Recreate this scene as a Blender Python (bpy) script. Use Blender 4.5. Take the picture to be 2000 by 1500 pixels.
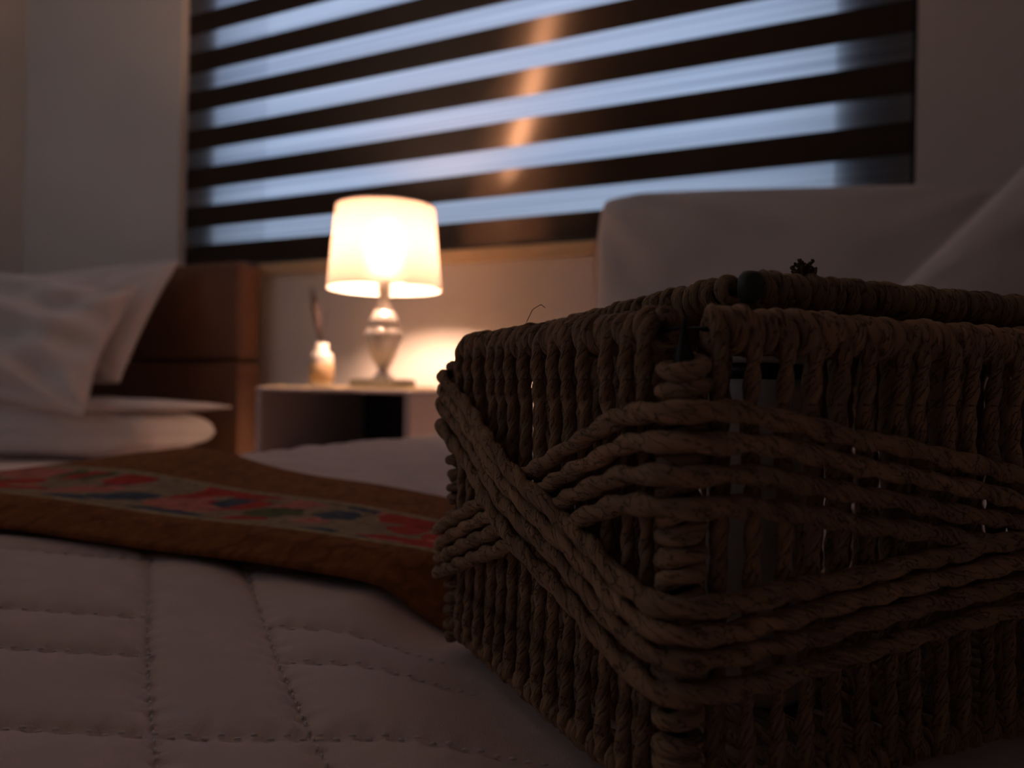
import bpy, math, random
import numpy as np
from mathutils import Vector, Matrix, noise

for o in list(bpy.data.objects):
    bpy.data.objects.remove(o)
sc = bpy.context.scene
COL = sc.collection
rng = np.random.RandomState(7)
random.seed(7)

# ------------------------------------------------------------------ camera
EYE = 0.65
YAW = math.radians(26.3)
ROLL = math.radians(1.0)
F = 1500.0
A = Vector((-math.sin(YAW), math.cos(YAW), 0))
R = Vector((math.cos(YAW), math.sin(YAW), 0))
U = Vector((0, 0, 1))
r_ = R * math.cos(ROLL) + U * math.sin(ROLL)
u_ = U * math.cos(ROLL) - R * math.sin(ROLL)
camd = bpy.data.cameras.new('camera')
cam = bpy.data.objects.new('camera', camd)
COL.objects.link(cam)
M = Matrix(((r_.x, u_.x, -A.x, 0), (r_.y, u_.y, -A.y, 0), (r_.z, u_.z, -A.z, EYE), (0, 0, 0, 1)))
cam.matrix_world = M
camd.sensor_width = 36
camd.lens = 27
camd.clip_start = 0.01
camd.dof.use_dof = True
camd.dof.focus_distance = 0.27
camd.dof.aperture_fstop = 9.0
sc.camera = cam


def W(x, y, d):
    """world point seen at photo pixel (x, y) at depth d along the view axis"""
    return Vector((0, 0, EYE)) + d * (A + r_ * ((x - 1000) / F) + u_ * ((750 - y) / F))


# ------------------------------------------------------------------ world (dusk sky)
w = bpy.data.worlds.new('dusk')
sc.world = w
w.use_nodes = True
nt = w.node_tree
bg = nt.nodes['Background']
tc = nt.nodes.new('ShaderNodeTexCoord')
sep = nt.nodes.new('ShaderNodeSeparateXYZ')
ramp = nt.nodes.new('ShaderNodeValToRGB')
nt.links.new(tc.outputs['Generated'], sep.inputs[0])
nt.links.new(sep.outputs['Z'], ramp.inputs[0])
ramp.color_ramp.elements[0].position = 0.0
ramp.color_ramp.elements[0].color = (0.46, 0.58, 0.85, 1)
ramp.color_ramp.elements[1].position = 0.6
ramp.color_ramp.elements[1].color = (0.74, 0.87, 1.0, 1)
nt.links.new(ramp.outputs[0], bg.inputs[0])
bg.inputs[1].default_value = 1.5

# soft cool fill light added out of view at rear left; no opening there
ld = bpy.data.lights.new('rear_left_fill', 'AREA')
ld.shape = 'RECTANGLE'
ld.size = 1.6
ld.size_y = 1.4
ld.energy = 3.3
ld.color = (0.80, 0.92, 1.0)
lo = bpy.data.objects.new('rear_left_fill', ld)
lo.location = (-2.75, -0.75, 1.75)
lo.rotation_euler = (Vector((0.12, 0.95, -0.12))).to_track_quat('-Z', 'Y').to_euler()
COL.objects.link(lo)

sc.view_settings.view_transform = 'Standard'
sc.view_settings.look = 'None'
sc.view_settings.exposure = 0.0
sc.view_settings.gamma = 1
sc.view_settings.use_curve_mapping = False
try:
    sc.cycles.use_denoising = True
    sc.cycles.denoiser = 'OPENIMAGEDENOISE'
    sc.cycles.sample_clamp_indirect = 4.0
    sc.cycles.max_bounces = 10
    sc.cycles.diffuse_bounces = 6
    sc.cycles.transparent_max_bounces = 16
except Exception:
    pass


# ------------------------------------------------------------------ materials
def mat(name, color=(0.5, 0.5, 0.5), rough=0.7, spec=0.3, metal=0.0, var=0.0, vscale=20,
        bump=0.0, bscale=200, stretch=(1, 1, 1), sheen=0.0):
    m = bpy.data.materials.new(name)
    m.use_nodes = True
    n = m.node_tree
    p = n.nodes['Principled BSDF']
    p.inputs['Base Color'].default_value = (*color, 1)
    p.inputs['Roughness'].default_value = rough
    p.inputs['Specular IOR Level'].default_value = spec
    p.inputs['Metallic'].default_value = metal
    p.inputs['Sheen Weight'].default_value = sheen
    t = n.nodes.new('ShaderNodeTexCoord')
    mp = n.nodes.new('ShaderNodeMapping')
    mp.inputs['Scale'].default_value = stretch
    n.links.new(t.outputs['Object'], mp.inputs[0])
    if var > 0:
        nz = n.nodes.new('ShaderNodeTexNoise')
        nz.inputs['Scale'].default_value = vscale
        nz.inputs['Detail'].default_value = 4
        n.links.new(mp.outputs[0], nz.inputs['Vector'])
        cr = n.nodes.new('ShaderNodeValToRGB')
        cr.color_ramp.elements[0].position = 0.3
        cr.color_ramp.elements[1].position = 0.7
        cr.color_ramp.elements[0].color = (*[c * (1 - var) for c in color], 1)
        cr.color_ramp.elements[1].color = (*[min(1, c * (1 + var)) for c in color], 1)
        n.links.new(nz.outputs[0], cr.inputs[0])
        n.links.new(cr.outputs[0], p.inputs['Base Color'])
    if bump > 0:
        nb = n.nodes.new('ShaderNodeTexNoise')
        nb.inputs['Scale'].default_value = bscale
        nb.inputs['Detail'].default_value = 3
        n.links.new(mp.outputs[0], nb.inputs['Vector'])
        b = n.nodes.new('ShaderNodeBump')
        b.inputs['Strength'].default_value = bump
        b.inputs['Distance'].default_value = 0.001
        n.links.new(nb.outputs[0], b.inputs['Height'])
        n.links.new(b.outputs[0], p.inputs['Normal'])
    return m


def rope_mat(name, color):
    """twisted paper cord: UV.x runs round the cord with the ply, UV.y along it (metres)"""
    m = mat(name, color, rough=0.75, spec=0.25)
    n = m.node_tree
    p = n.nodes['Principled BSDF']
    t = n.nodes.new('ShaderNodeTexCoord')
    info = n.nodes.new('ShaderNodeObjectInfo')
    mp = n.nodes.new('ShaderNodeMapping')
    mp.inputs['Scale'].default_value = (14, 90, 1)
    n.links.new(t.outputs['UV'], mp.inputs[0])
    nz = n.nodes.new('ShaderNodeTexNoise')
    nz.inputs['Scale'].default_value = 1.0
    nz.inputs['Detail'].default_value = 5
    n.links.new(mp.outputs[0], nz.inputs['Vector'])
    nz2 = n.nodes.new('ShaderNodeTexNoise')
    nz2.inputs['Scale'].default_value = 55
    nz2.inputs['Detail'].default_value = 3
    n.links.new(t.outputs['Object'], nz2.inputs['Vector'])
    mx = n.nodes.new('ShaderNodeMath')
    mx.operation = 'MULTIPLY_ADD'
    mx.inputs[1].default_value = 0.55
    n.links.new(nz.outputs[0], mx.inputs[0])
    m2 = n.nodes.new('ShaderNodeMath')
    m2.operation = 'MULTIPLY'
    m2.inputs[1].default_value = 0.45
    n.links.new(nz2.outputs[0], m2.inputs[0])
    n.links.new(m2.outputs[0], mx.inputs[2])
    cr = n.nodes.new('ShaderNodeValToRGB')
    e = cr.color_ramp.elements
    e[0].position = 0.32
    e[0].color = (color[0] * .45, color[1] * .4, color[2] * .4, 1)
    e[1].position = 0.68
    e[1].color = (min(1, color[0] * 1.35), color[1] * 1.35, color[2] * 1.3, 1)
    mid = e.new(0.45)
    mid.color = (*color, 1)
    n.links.new(mx.outputs[0], cr.inputs[0])
    mpc = n.nodes.new('ShaderNodeMapping')
    mpc.inputs['Scale'].default_value = (5.5, 130, 1)
    mpc.inputs['Rotation'].default_value = (0, 0, 0.012)
    n.links.new(t.outputs['UV'], mpc.inputs[0])
    nc = n.nodes.new('ShaderNodeTexNoise')
    nc.inputs['Scale'].default_value = 1.0
    nc.inputs['Detail'].default_value = 2
    n.links.new(mpc.outputs[0], nc.inputs['Vector'])
    cc = n.nodes.new('ShaderNodeValToRGB')
    ce = cc.color_ramp.elements
    ce[0].position = 0.475
    ce[0].color = (1, 1, 1, 1)
    ce[1].position = 0.525
    ce[1].color = (1, 1, 1, 1)
    cmid = ce.new(0.5)
    cmid.color = (0.25, 0.22, 0.2, 1)
    n.links.new(nc.outputs[0], cc.inputs[0])
    mul = n.nodes.new('ShaderNodeMix')
    mul.data_type = 'RGBA'
    mul.blend_type = 'MULTIPLY'
    mul.inputs['Factor'].default_value = 0.85
    n.links.new(cr.outputs[0], mul.inputs['A'])
    n.links.new(cc.outputs[0], mul.inputs['B'])
    hs = n.nodes.new('ShaderNodeHueSaturation')
    mr = n.nodes.new('ShaderNodeMapRange')
    mr.inputs['To Min'].default_value = 0.82
    mr.inputs['To Max'].default_value = 1.15
    n.links.new(info.outputs['Random'], mr.inputs[0])
    n.links.new(mr.outputs[0], hs.inputs['Value'])
    n.links.new(mul.outputs['Result'], hs.inputs['Color'])
    n.links.new(hs.outputs[0], p.inputs['Base Color'])
    addh = n.nodes.new('ShaderNodeMath')
    addh.operation = 'MULTIPLY_ADD'
    addh.inputs[1].default_value = 0.5
    n.links.new(cc.outputs[0], addh.inputs[0])
    n.links.new(mx.outputs[0], addh.inputs[2])
    b = n.nodes.new('ShaderNodeBump')
    b.inputs['Strength'].default_value = 0.9
    b.inputs['Distance'].default_value = 0.0009
    n.links.new(addh.outputs[0], b.inputs['Height'])
    n.links.new(b.outputs[0], p.inputs['Normal'])
    return m


MT = {}
MT['wall'] = mat('wall_paint', (0.70, 0.67, 0.65), 0.85, 0.2, var=0.03, vscale=3, bump=0.15, bscale=60)
MT['ceiling'] = mat('ceiling_paint', (0.7, 0.7, 0.7), 0.9, 0.1, var=0.02, vscale=2)
MT['floor'] = mat('floor_boards', (0.25, 0.16, 0.1), 0.5, 0.4, var=0.25, vscale=4, stretch=(1, 12, 1))
MT['sill'] = mat('oak_sill', (0.55, 0.42, 0.26), 0.55, 0.3, var=0.12, vscale=6, stretch=(1, 20, 20))
MT['rope'] = rope_mat('paper_cord', (0.345, 0.222, 0.14))
MT['rope_dark'] = rope_mat('paper_cord_lid', (0.30, 0.20, 0.12))
MT['wire'] = mat('black_wire', (0.012, 0.014, 0.012), 0.5, 0.4, var=0.1, vscale=50)
MT['plug'] = mat('dark_plug', (0.035, 0.045, 0.035), 0.45, 0.4, var=0.2, vscale=80)
MT['cotton'] = mat('coverlet_cotton', (0.73, 0.605, 0.575), 0.9, 0.15, var=0.05, vscale=60, bump=0.35, bscale=1500, sheen=0.15)
MT['thread'] = mat('thread', (0.75, 0.70, 0.66), 0.3, 0.6, var=0.05)
MT['pillow'] = mat('pillow_cotton', (0.66, 0.61, 0.60), 0.9, 0.15, var=0.03, vscale=9, bump=0.3, bscale=300, sheen=0.1)
MT['pillow_grey'] = mat('pillow_grey_cotton', (0.56, 0.54, 0.54), 0.9, 0.15, var=0.03, vscale=9, bump=0.3, bscale=300, sheen=0.1)
MT['headboard'] = mat('brown_leather', (0.17, 0.085, 0.05), 0.5, 0.3, var=0.15, vscale=5, bump=0.2, bscale=120)
MT['stand'] = mat('nightstand_laminate', (0.50, 0.45, 0.47), 0.5, 0.3, var=0.03, vscale=5)
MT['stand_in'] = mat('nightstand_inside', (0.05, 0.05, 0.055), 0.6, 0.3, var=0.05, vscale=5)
MT['mat'] = mat('beige_mat', (0.55, 0.43, 0.25), 0.9, 0.1, var=0.3, vscale=40, bump=0.6, bscale=300)
MT['white'] = mat('white_ceramic', (0.62, 0.59, 0.56), 0.35, 0.5, var=0.03)
MT['label'] = mat('bottle_label', (0.42, 0.30, 0.18), 0.6, 0.3, var=0.25, vscale=40)
MT['reed'] = mat('black_reed', (0.02, 0.012, 0.012), 0.8, 0.2, var=0.2)
MT['frame'] = mat('window_frame_pvc', (0.05, 0.045, 0.045), 0.5, 0.3, var=0.03)
MT['mattress'] = mat('mattress_ticking', (0.55, 0.52, 0.5), 0.9, 0.1, var=0.04)
MT['collar'] = mat('dark_collar', (0.03, 0.02, 0.02), 0.4, 0.4, var=0.1)


def glassy(name, color, rough, trans):
    m = mat(name, color, rough, 0.5)
    p = m.node_tree.nodes['Principled BSDF']
    p.inputs['Transmission Weight'].default_value = trans
    p.inputs['IOR'].default_value = 1.45
    return m


MT['crystal'] = glassy('cut_glass', (0.90, 0.86, 0.83), 0.15, 0.5)
MT['crystal_base'] = glassy('glass_plinth', (0.62, 0.60, 0.52), 0.15, 0.45)


def bsdf_mix(name, parts):
    """weighted mix of simple shaders: parts = [(type, colour, weight)]"""
    m = bpy.data.materials.new(name)
    m.use_nodes = True
    n = m.node_tree
    n.nodes.remove(n.nodes['Principled BSDF'])
    out = n.nodes['Material Output']
    prev = None
    tot = 0
    for ty, colr, wt in parts:
        s = n.nodes.new(ty)
        if colr is not None:
            s.inputs['Color'].default_value = (*colr, 1)
        tot += wt
        if prev is None:
            prev = s
        else:
            mx = n.nodes.new('ShaderNodeMixShader')
            mx.inputs[0].default_value = wt / tot
            n.links.new(prev.outputs[0], mx.inputs[1])
            n.links.new(s.outputs[0], mx.inputs[2])
            prev = mx
    n.links.new(prev.outputs[0], out.inputs['Surface'])
    return m


MT['pane'] = bsdf_mix('window_pane', [('ShaderNodeBsdfTransparent', (0.93, 0.96, 1.0), 0.93), ('ShaderNodeBsdfGlossy', (1, 1, 1), 0.07)])
MT['shade'] = bsdf_mix('linen_shade', [('ShaderNodeBsdfTranslucent', (0.150, 0.118, 0.098), 0.45), ('ShaderNodeBsdfRefraction', (0.36, 0.33, 0.29), 0.07), ('ShaderNodeBsdfDiffuse', (0.72, 0.64, 0.56), 0.43)])
for nd in MT['shade'].node_tree.nodes:
    if nd.bl_idname == 'ShaderNodeBsdfRefraction':
        nd.inputs['Roughness'].default_value = 0.9
        nd.inputs['IOR'].default_value = 1.3
MT['sheer'] = bsdf_mix('sheer_voile', [('ShaderNodeBsdfTransparent', (1, 1, 1), 0.07), ('ShaderNodeBsdfTranslucent', (0.85, 0.86, 0.88), 0.65), ('ShaderNodeBsdfDiffuse', (0.3, 0.3, 0.3), 0.28)])
# fine horizontal streaks of the voile weave
n = MT['sheer'].node_tree
tx = n.nodes.new('ShaderNodeTexCoord')
mp = n.nodes.new('ShaderNodeMapping')
mp.inputs['Scale'].default_value = (0.6, 1, 90)
nz = n.nodes.new('ShaderNodeTexNoise')
nz.inputs['Scale'].default_value = 1
cr = n.nodes.new('ShaderNodeValToRGB')
cr.color_ramp.elements[0].position = 0.35
cr.color_ramp.elements[0].color = (0.55, 0.57, 0.62, 1)
cr.color_ramp.elements[1].position = 0.65
cr.color_ramp.elements[1].color = (0.95, 0.95, 0.95, 1)
n.links.new(tx.outputs['Object'], mp.inputs[0])
n.links.new(mp.outputs[0], nz.inputs['Vector'])
n.links.new(nz.outputs[0], cr.inputs[0])
for nd in n.nodes:
    if nd.bl_idname == 'ShaderNodeBsdfTranslucent':
        n.links.new(cr.outputs[0], nd.inputs['Color'])

# black blind fabric: horizontal threads give a tall sheen
m = bpy.data.materials.new('black_blind_fabric')
m.use_nodes = True
n = m.node_tree
n.nodes.remove(n.nodes['Principled BSDF'])
df = n.nodes.new('ShaderNodeBsdfDiffuse')
df.inputs['Color'].default_value = (0.012, 0.011, 0.011, 1)
gl = n.nodes.new('ShaderNodeBsdfAnisotropic')
gl.inputs['Color'].default_value = (0.9, 0.68, 0.5, 1)
gl.inputs['Roughness'].default_value = 0.64
gl.inputs['Anisotropy'].default_value = 0.9
cx = n.nodes.new('ShaderNodeCombineXYZ')
cx.inputs[0].default_value = 1.0
n.links.new(cx.outputs[0], gl.inputs['Tangent'])
mx = n.nodes.new('ShaderNodeMixShader')
mx.inputs[0].default_value = 0.10
n.links.new(df.outputs[0], mx.inputs[1])
n.links.new(gl.outputs[0], mx.inputs[2])
n.links.new(mx.outputs[0], n.nodes['Material Output'].inputs['Surface'])
MT['blackout'] = m

m = bpy.data.materials.new('bulb_glow')
m.use_nodes = True
n = m.node_tree
p = n.nodes['Principled BSDF']
p.inputs['Base Color'].default_value = (0.9, 0.85, 0.8, 1)
p.inputs['Emission Color'].default_value = (1.0, 0.57, 0.37, 1)
p.inputs['Emission Strength'].default_value = 720
MT['bulb'] = m


# ------------------------------------------------------------------ mesh helpers
def link(name, me, m, parent=None, smooth=True):
    o = bpy.data.objects.new(name, me)
    COL.objects.link(o)
    if m is not None and not me.materials:
        me.materials.append(m)
    if parent is not None:
        o.parent = parent
    if smooth:
        me.polygons.foreach_set('use_smooth', np.ones(len(me.polygons), dtype=bool))
    return o


def mesh_np(name, V, Q, uv=None):
    """V (n,3) float, Q (f,4) int"""
    me = bpy.data.meshes.new(name)
    V = np.asarray(V, dtype=np.float32)
    Q = np.asarray(Q, dtype=np.int32)
    me.vertices.add(len(V))
    me.vertices.foreach_set('co', V.ravel())
    me.loops.add(Q.size)
    me.loops.foreach_set('vertex_index', Q.ravel())
    me.polygons.add(len(Q))
    me.polygons.foreach_set('loop_start', np.arange(0, Q.size, Q.shape[1], dtype=np.int32))
    me.polygons.foreach_set('loop_total', np.full(len(Q), Q.shape[1], dtype=np.int32))
    if uv is not None:
        l = me.uv_layers.new(name='UVMap')
        l.data.foreach_set('uv', np.asarray(uv, dtype=np.float32).ravel())
    me.update()
    me.validate()
    return me


def grid_faces(n, m, wrap=False, base=0):
    i, j = np.meshgrid(np.arange(n - 1), np.arange(m if wrap else m - 1), indexing='ij')
    j2 = (j + 1) % m if wrap else j + 1
    q = np.stack([i * m + j, i * m + j2, (i + 1) * m + j2, (i + 1) * m + j], -1).reshape(-1, 4)
    return q + base


def frames(P):
    T = np.gradient(P, axis=0)
    T /= np.linalg.norm(T, axis=1)[:, None] + 1e-12
    N = np.zeros_like(P)
    a = np.array([0, 0, 1.0]) if abs(T[0][2]) < 0.9 else np.array([1.0, 0, 0])
    n0 = a - T[0] * np.dot(a, T[0])
    N[0] = n0 / np.linalg.norm(n0)
    for k in range(1, len(P)):
        v = N[k - 1] - T[k] * np.dot(N[k - 1], T[k])
        N[k] = v / np.linalg.norm(v)
    B = np.cross(T, N)
    return T, N, B


def resample(P, step):
    P = np.asarray(P, float)
    s = np.r_[0, np.cumsum(np.linalg.norm(np.diff(P, axis=0), axis=1))]
    n = max(4, int(s[-1] / step) + 1)
    t = np.linspace(0, s[-1], n)
    return np.stack([np.interp(t, s, P[:, k]) for k in range(3)], 1), t


def smooth_path(P, it=2):
    for _ in range(it):
        Q = P.copy()
        Q[1:-1] = (P[:-2] + 2 * P[1:-1] + P[2:]) / 4
        P = Q
    return P


def rope_data(P, rad, pitch=0.022, seg=14, step=0.0012, phase=0.0, rough=0.09, plies=2, seed=0):
    """two-ply twisted cord swept along P; returns V, Q, UV"""
    P, t = resample(P, step)
    T, N, B = frames(P)
    n = len(P)
    th = np.linspace(0, 2 * np.pi, seg, endpoint=False)
    rs = np.random.RandomState(seed)
    # slow variation of twist and radius
    k = max(3, int(t[-1] / 0.012))
    kn = np.linspace(0, t[-1], k + 1)
    tw = np.interp(t, kn, rs.uniform(-0.5, 0.5, k + 1))
    rv = 1 + np.interp(t, kn, rs.uniform(-1, 1, k + 1)) * rough
    ph = phase + 2 * np.pi * t / pitch + tw
    a, b = 0.30, 0.70
    TH = th[None, :] - ph[:, None]
    c = TH if plies == 2 else TH * 1.5
    prof = a * np.abs(np.cos(c)) + np.sqrt(b * b - (a * np.sin(c)) ** 2)
    # paper creases
    cre = 1 - 0.05 * np.abs(np.sin(3.0 * TH + rs.uniform(0, 6) + 40 * np.sin(t * 90)[:, None] * 0.05)) ** 3
    rr = rad * prof * rv[:, None] * cre
    V = P[:, None, :] + rr[..., None] * (np.cos(th)[None, :, None] * N[:, None, :] + np.sin(th)[None, :, None] * B[:, None, :])
    Q = grid_faces(n, seg, wrap=True)
    i, j = np.meshgrid(np.arange(n - 1), np.arange(seg), indexing='ij')
    du = (th[1] - th[0])
    u0 = (th[0] + j * du)
    u1 = u0 + du
    pu = ph / 6.28318
    def uvv(i_, u):
        return np.stack([u / 6.28318 - pu[i_], t[i_]], -1)
    UV = np.stack([uvv(i, u0), uvv(i, u1), uvv(i + 1, u1), uvv(i + 1, u0)], 2).reshape(-1, 2)
    # close ends by shrinking end rings
    V[0] = P[0] + (V[0] - P[0]) * 0.25
    V[-1] = P[-1] + (V[-1] - P[-1]) * 0.25
    return V.reshape(-1, 3), Q, UV


def rope(name, P, rad, m, parent, **kw):
    V, Q, UV = rope_data(P, rad, **kw)
    return link(name, mesh_np(name, V, Q, UV), m, parent)


def ropes_joined(name, paths, rad, m, parent, **kw):
    Vs, Qs, Us = [], [], []
    b = 0
    for k, P in enumerate(paths):
        V, Q, UV = rope_data(P, rad, seed=k, phase=k * 1.3, **kw)
        Vs.append(V); Qs.append(Q + b); Us.append(UV)
        b += len(V)
    return link(name, mesh_np(name, np.vstack(Vs), np.vstack(Qs), np.vstack(Us)), m, parent)


def box_mesh(name, boxes, bev=0.0):
    import bmesh
    bm = bmesh.new()
    for (x0, x1, y0, y1, z0, z1) in boxes:
        mt = Matrix.Translation(((x0 + x1) / 2, (y0 + y1) / 2, (z0 + z1) / 2)) @ Matrix.Diagonal((x1 - x0, y1 - y0, z1 - z0, 1))
        g = bmesh.ops.create_cube(bm, size=1.0, matrix=mt)
    if bev > 0:
        bmesh.ops.bevel(bm, geom=list(bm.edges), offset=bev, segments=3, affect='EDGES', profile=0.5)
    me = bpy.data.meshes.new(name)
    bm.to_mesh(me)
    bm.free()
    return me


def box(name, b, m, parent=None, bev=0.0):
    bs = b if isinstance(b, list) else [b]
    return link(name, box_mesh(name, bs, bev), m, parent, smooth=False)


def lathe(name, prof, seg, m, parent=None, loc=(0, 0, 0), smooth=True, twist=0.0):
    prof = np.array(prof, float)
    n = len(prof)
    th = np.linspace(0, 2 * np.pi, seg, endpoint=False)
    V = np.zeros((n, seg, 3))
    for k, (r, z) in enumerate(prof):
        t = th + twist * k
        V[k, :, 0] = r * np.cos(t) + loc[0]
        V[k, :, 1] = r * np.sin(t) + loc[1]
        V[k, :, 2] = z + loc[2]
    return link(name, mesh_np(name, V.reshape(-1, 3), grid_faces(n, seg, wrap=True)[:, ::-1]), m, parent, smooth=smooth)


def tube(name, P, rad, m, parent=None, seg=10, step=0.004):
    P, t = resample(P, step)
    T, N, B = frames(P)
    th = np.linspace(0, 2 * np.pi, seg, endpoint=False)
    rr = np.full(len(P), rad)
    rr[0] = rr[-1] = rad * 0.02
    V = P[:, None, :] + rr[:, None, None] * (np.cos(th)[None, :, None] * N[:, None, :] + np.sin(th)[None, :, None] * B[:, None, :])
    return link(name, mesh_np(name, V.reshape(-1, 3), grid_faces(len(P), seg, wrap=True)), m, parent)


def thing(name, label, cat, loc=(0, 0, 0), group=None, rot=0.0):
    o = bpy.data.objects.new(name, None)
    o.empty_display_size = 0.05
    COL.objects.link(o)
    o.location = loc
    o.rotation_euler = (0, 0, rot)
    o['label'] = label
    o['category'] = cat
    if group:
        o['group'] = group
    return o


def tag(o, label, cat, group=None, kind=None):
    o['label'] = label
    o['category'] = cat
    if group:
        o['group'] = group
    if kind:
        o['kind'] = kind
    return o


def struct(o):
    o['kind'] = 'structure'
    return o


# ------------------------------------------------------------------ room shell
Z = EYE
WY = 1.90
XL, XR, YB, ZC = -3.15, 2.3, -2.3, 2.55
OX0, OX1, OZ0, OZ1 = -2.26, 0.04, Z + 0.375, 2.25   # window recess
struct(box('floor', (XL - .1, XR + .1, YB - .1, WY + .3, -0.1, 0), MT['floor']))
struct(box('ceiling', (XL - .1, XR + .1, YB - .1, WY + .3, ZC, ZC + .1), MT['ceiling']))
struct(box('wall_back', [(XL - .1, OX0, WY, WY + .3, 0, ZC), (OX1, XR + .1, WY, WY + .3, 0, ZC),
                         (OX0, OX1, WY, WY + .3, 0, OZ0), (OX0, OX1, WY, WY + .3, OZ1, ZC)], MT['wall']))
struct(box('wall_left', (XL - .1, XL, YB - .1, WY, 0, ZC), MT['wall']))
struct(box('wall_right', (XR, XR + .1, YB - .1, WY, 0, ZC), MT['wall']))
struct(box('wall_front', (XL, XR, YB - .1, YB, 0, ZC), MT['wall']))
struct(box('trim_1', (OX0 - .03, OX1 + .03, WY - .022, WY, Z + 0.343, Z + 0.378), MT['sill'], bev=0.004))

# window behind the blind
win = thing('window_1', 'w', 'window')
del win['label']; del win['category']
struct(win)
fr = box('window_frame', [(OX0, OX0 + .15, 1.955, 2.16, OZ0, OZ1), (OX1 - .17, OX1, 1.955, 2.16, OZ0, OZ1),
                          (OX0 + .15, OX1 - .17, 1.955, 2.16, OZ0, OZ0 + .045), (OX0 + .15, OX1 - .17, 1.955, 2.16, OZ1 - .06, OZ1)], MT['frame'], win)
box('glass_pane', (OX0 + .15, OX1 - .17, 2.09, 2.096, OZ0 + .045, OZ1 - .06), MT['pane'], win)

# ------------------------------------------------------------------ zebra blind
BY = 1.925
bl = thing('zebra_blind', 'black and sheer striped zebra roller blind hanging across the window', 'blind', (-1.1, BY, OZ0))


def band(name, z0, z1, m, k):
    nx, nz_ = 120, 5
    X = np.linspace(-2.25, 0.03, nx)
    Zs = np.linspace(z0, z1, nz_)
    V = np.zeros((nx, nz_, 3))
    V[..., 0] = X[:, None] + 1.1
    V[..., 2] = Zs[None, :] - OZ0
    V[..., 1] = 0.0015 * np.sin(X * 3.1 + k * .2)[:, None]
    return link(name, mesh_np(name, V.reshape(-1, 3), grid_faces(nx, nz_)), m, bl)


PITCH = 0.1365
z = Z + 0.466
band('opaque_band', OZ0 + 0.012, z, MT['blackout'], 0)
k = 1
while z < 2.2:
    band('sheer_band', z, z + 0.0625, MT['sheer'], k)
    band('opaque_band', z + 0.0625, min(z + PITCH, 2.22), MT['blackout'], k)
    z += PITCH
    k += 1
tube('bottom_rail', [(-1.14, 0, .012), (1.12, 0, .012)], 0.009, MT['wire'], bl, seg=12, step=.1)
box('headrail', (-1.14, 1.12, -.035, .035, 2.19 - OZ0, 2.245 - OZ0), MT['frame'], bl, bev=.006)

# ------------------------------------------------------------------ basket frame of reference
BV = R * 0.909 + A * 0.418          # along the long right-hand side
BU = R * -0.418 + A * 0.909         # along the short left-hand side
BANG = math.atan2(BV.y, BV.x)
BL = R * 0.0462 + A * 0.207
BX, BYY = BL.x, BL.y
BZ = -0.118
LX, LY, HB = 0.315, 0.165, 0.134


def bas_local(X, Y):
    dx, dy = X - BX, Y - BYY
    return dx * math.cos(BANG) + dy * math.sin(BANG), -dx * math.sin(BANG) + dy * math.cos(BANG)


def sstep(a, b, x):
    t = np.clip((x - a) / (b - a), 0, 1)
    return t * t * (3 - 2 * t)


# ------------------------------------------------------------------ coverlet height field (relative to the eye, on arrays)
EDGE = -0.70
HL = [0.157, 0.2475, 0.305, 0.342, 0.425, 0.462, 0.57, 0.61, 0.745, 0.785, 0.88, 0.92, 1.01, 1.05, 1.15, 1.19, 1.29, 1.33, 1.43, 1.47, 1.57]
VL = [-0.70, -0.60, -0.545, -0.40, -0.345, -0.20, -0.145, 0.012, 0.064, 0.21, 0.263, 0.42, 0.473, 0.62, 0.67]


def cam_ld(X, Y):
    return X * R.x + Y * R.y, X * A.x + Y * A.y


def seam_info(X, Y):
    l, d = cam_ld(X, Y)
    q = l + 0.50 * d
    dv = np.full(X.shape, 9.0)
    for v in VL:
        dv = np.minimum(dv, np.abs(q - v - 0.0025 * np.sin(d * 16 + v * 9)) * 0.908)
    # narrow strips between paired V seams carry no cross seams
    strip = np.zeros(X.shape, bool)
    for a_, b_ in ((-.20, -.145), (0.012, 0.064), (.21, .263), (.42, .473), (-.40, -.345), (-.60, -.545)):
        strip |= (q > a_) & (q < b_)
    dh = np.full(X.shape, 9.0)
    for h in HL:
        e = np.abs(d - h - 0.0035 * np.sin(l * 17 + h * 30))
        if abs(h - 0.2475) > 0.01:
            e = np.where(strip, 9.0, e)
        dh = np.minimum(dh, e)
    return dv, dh, l, d, q


def npnoise(X, Y, s, seed):
    rs = np.random.RandomState(seed)
    o = np.zeros(X.shape)
    for k in range(7):
        an = rs.uniform(0, 6.28)
        f = s * rs.uniform(.6, 1.7)
        o += np.sin((X * math.cos(an) + Y * math.sin(an)) * f + rs.uniform(0, 6.28))
    return o / 7


def H0(X, Y):
    h = -0.088 - 0.031 * np.exp(-((X - 0.0) ** 2 + (Y - 0.2) ** 2) / (2 * 0.30 ** 2))
    h = h + 0.004 * npnoise(X, Y, 14, 3)
    # quilt pressed flat under the basket
    lx, ly = bas_local(X, Y)
    ox = np.maximum(np.maximum(-lx - .0, lx - LX), 0)
    oy = np.maximum(np.maximum(-ly - .0, ly - LY), 0)
    dist = np.hypot(ox, oy)
    f = 1 - sstep(0.004, 0.06, dist)
    return h * (1 - f) + (BZ - 0.0075) * f


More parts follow.
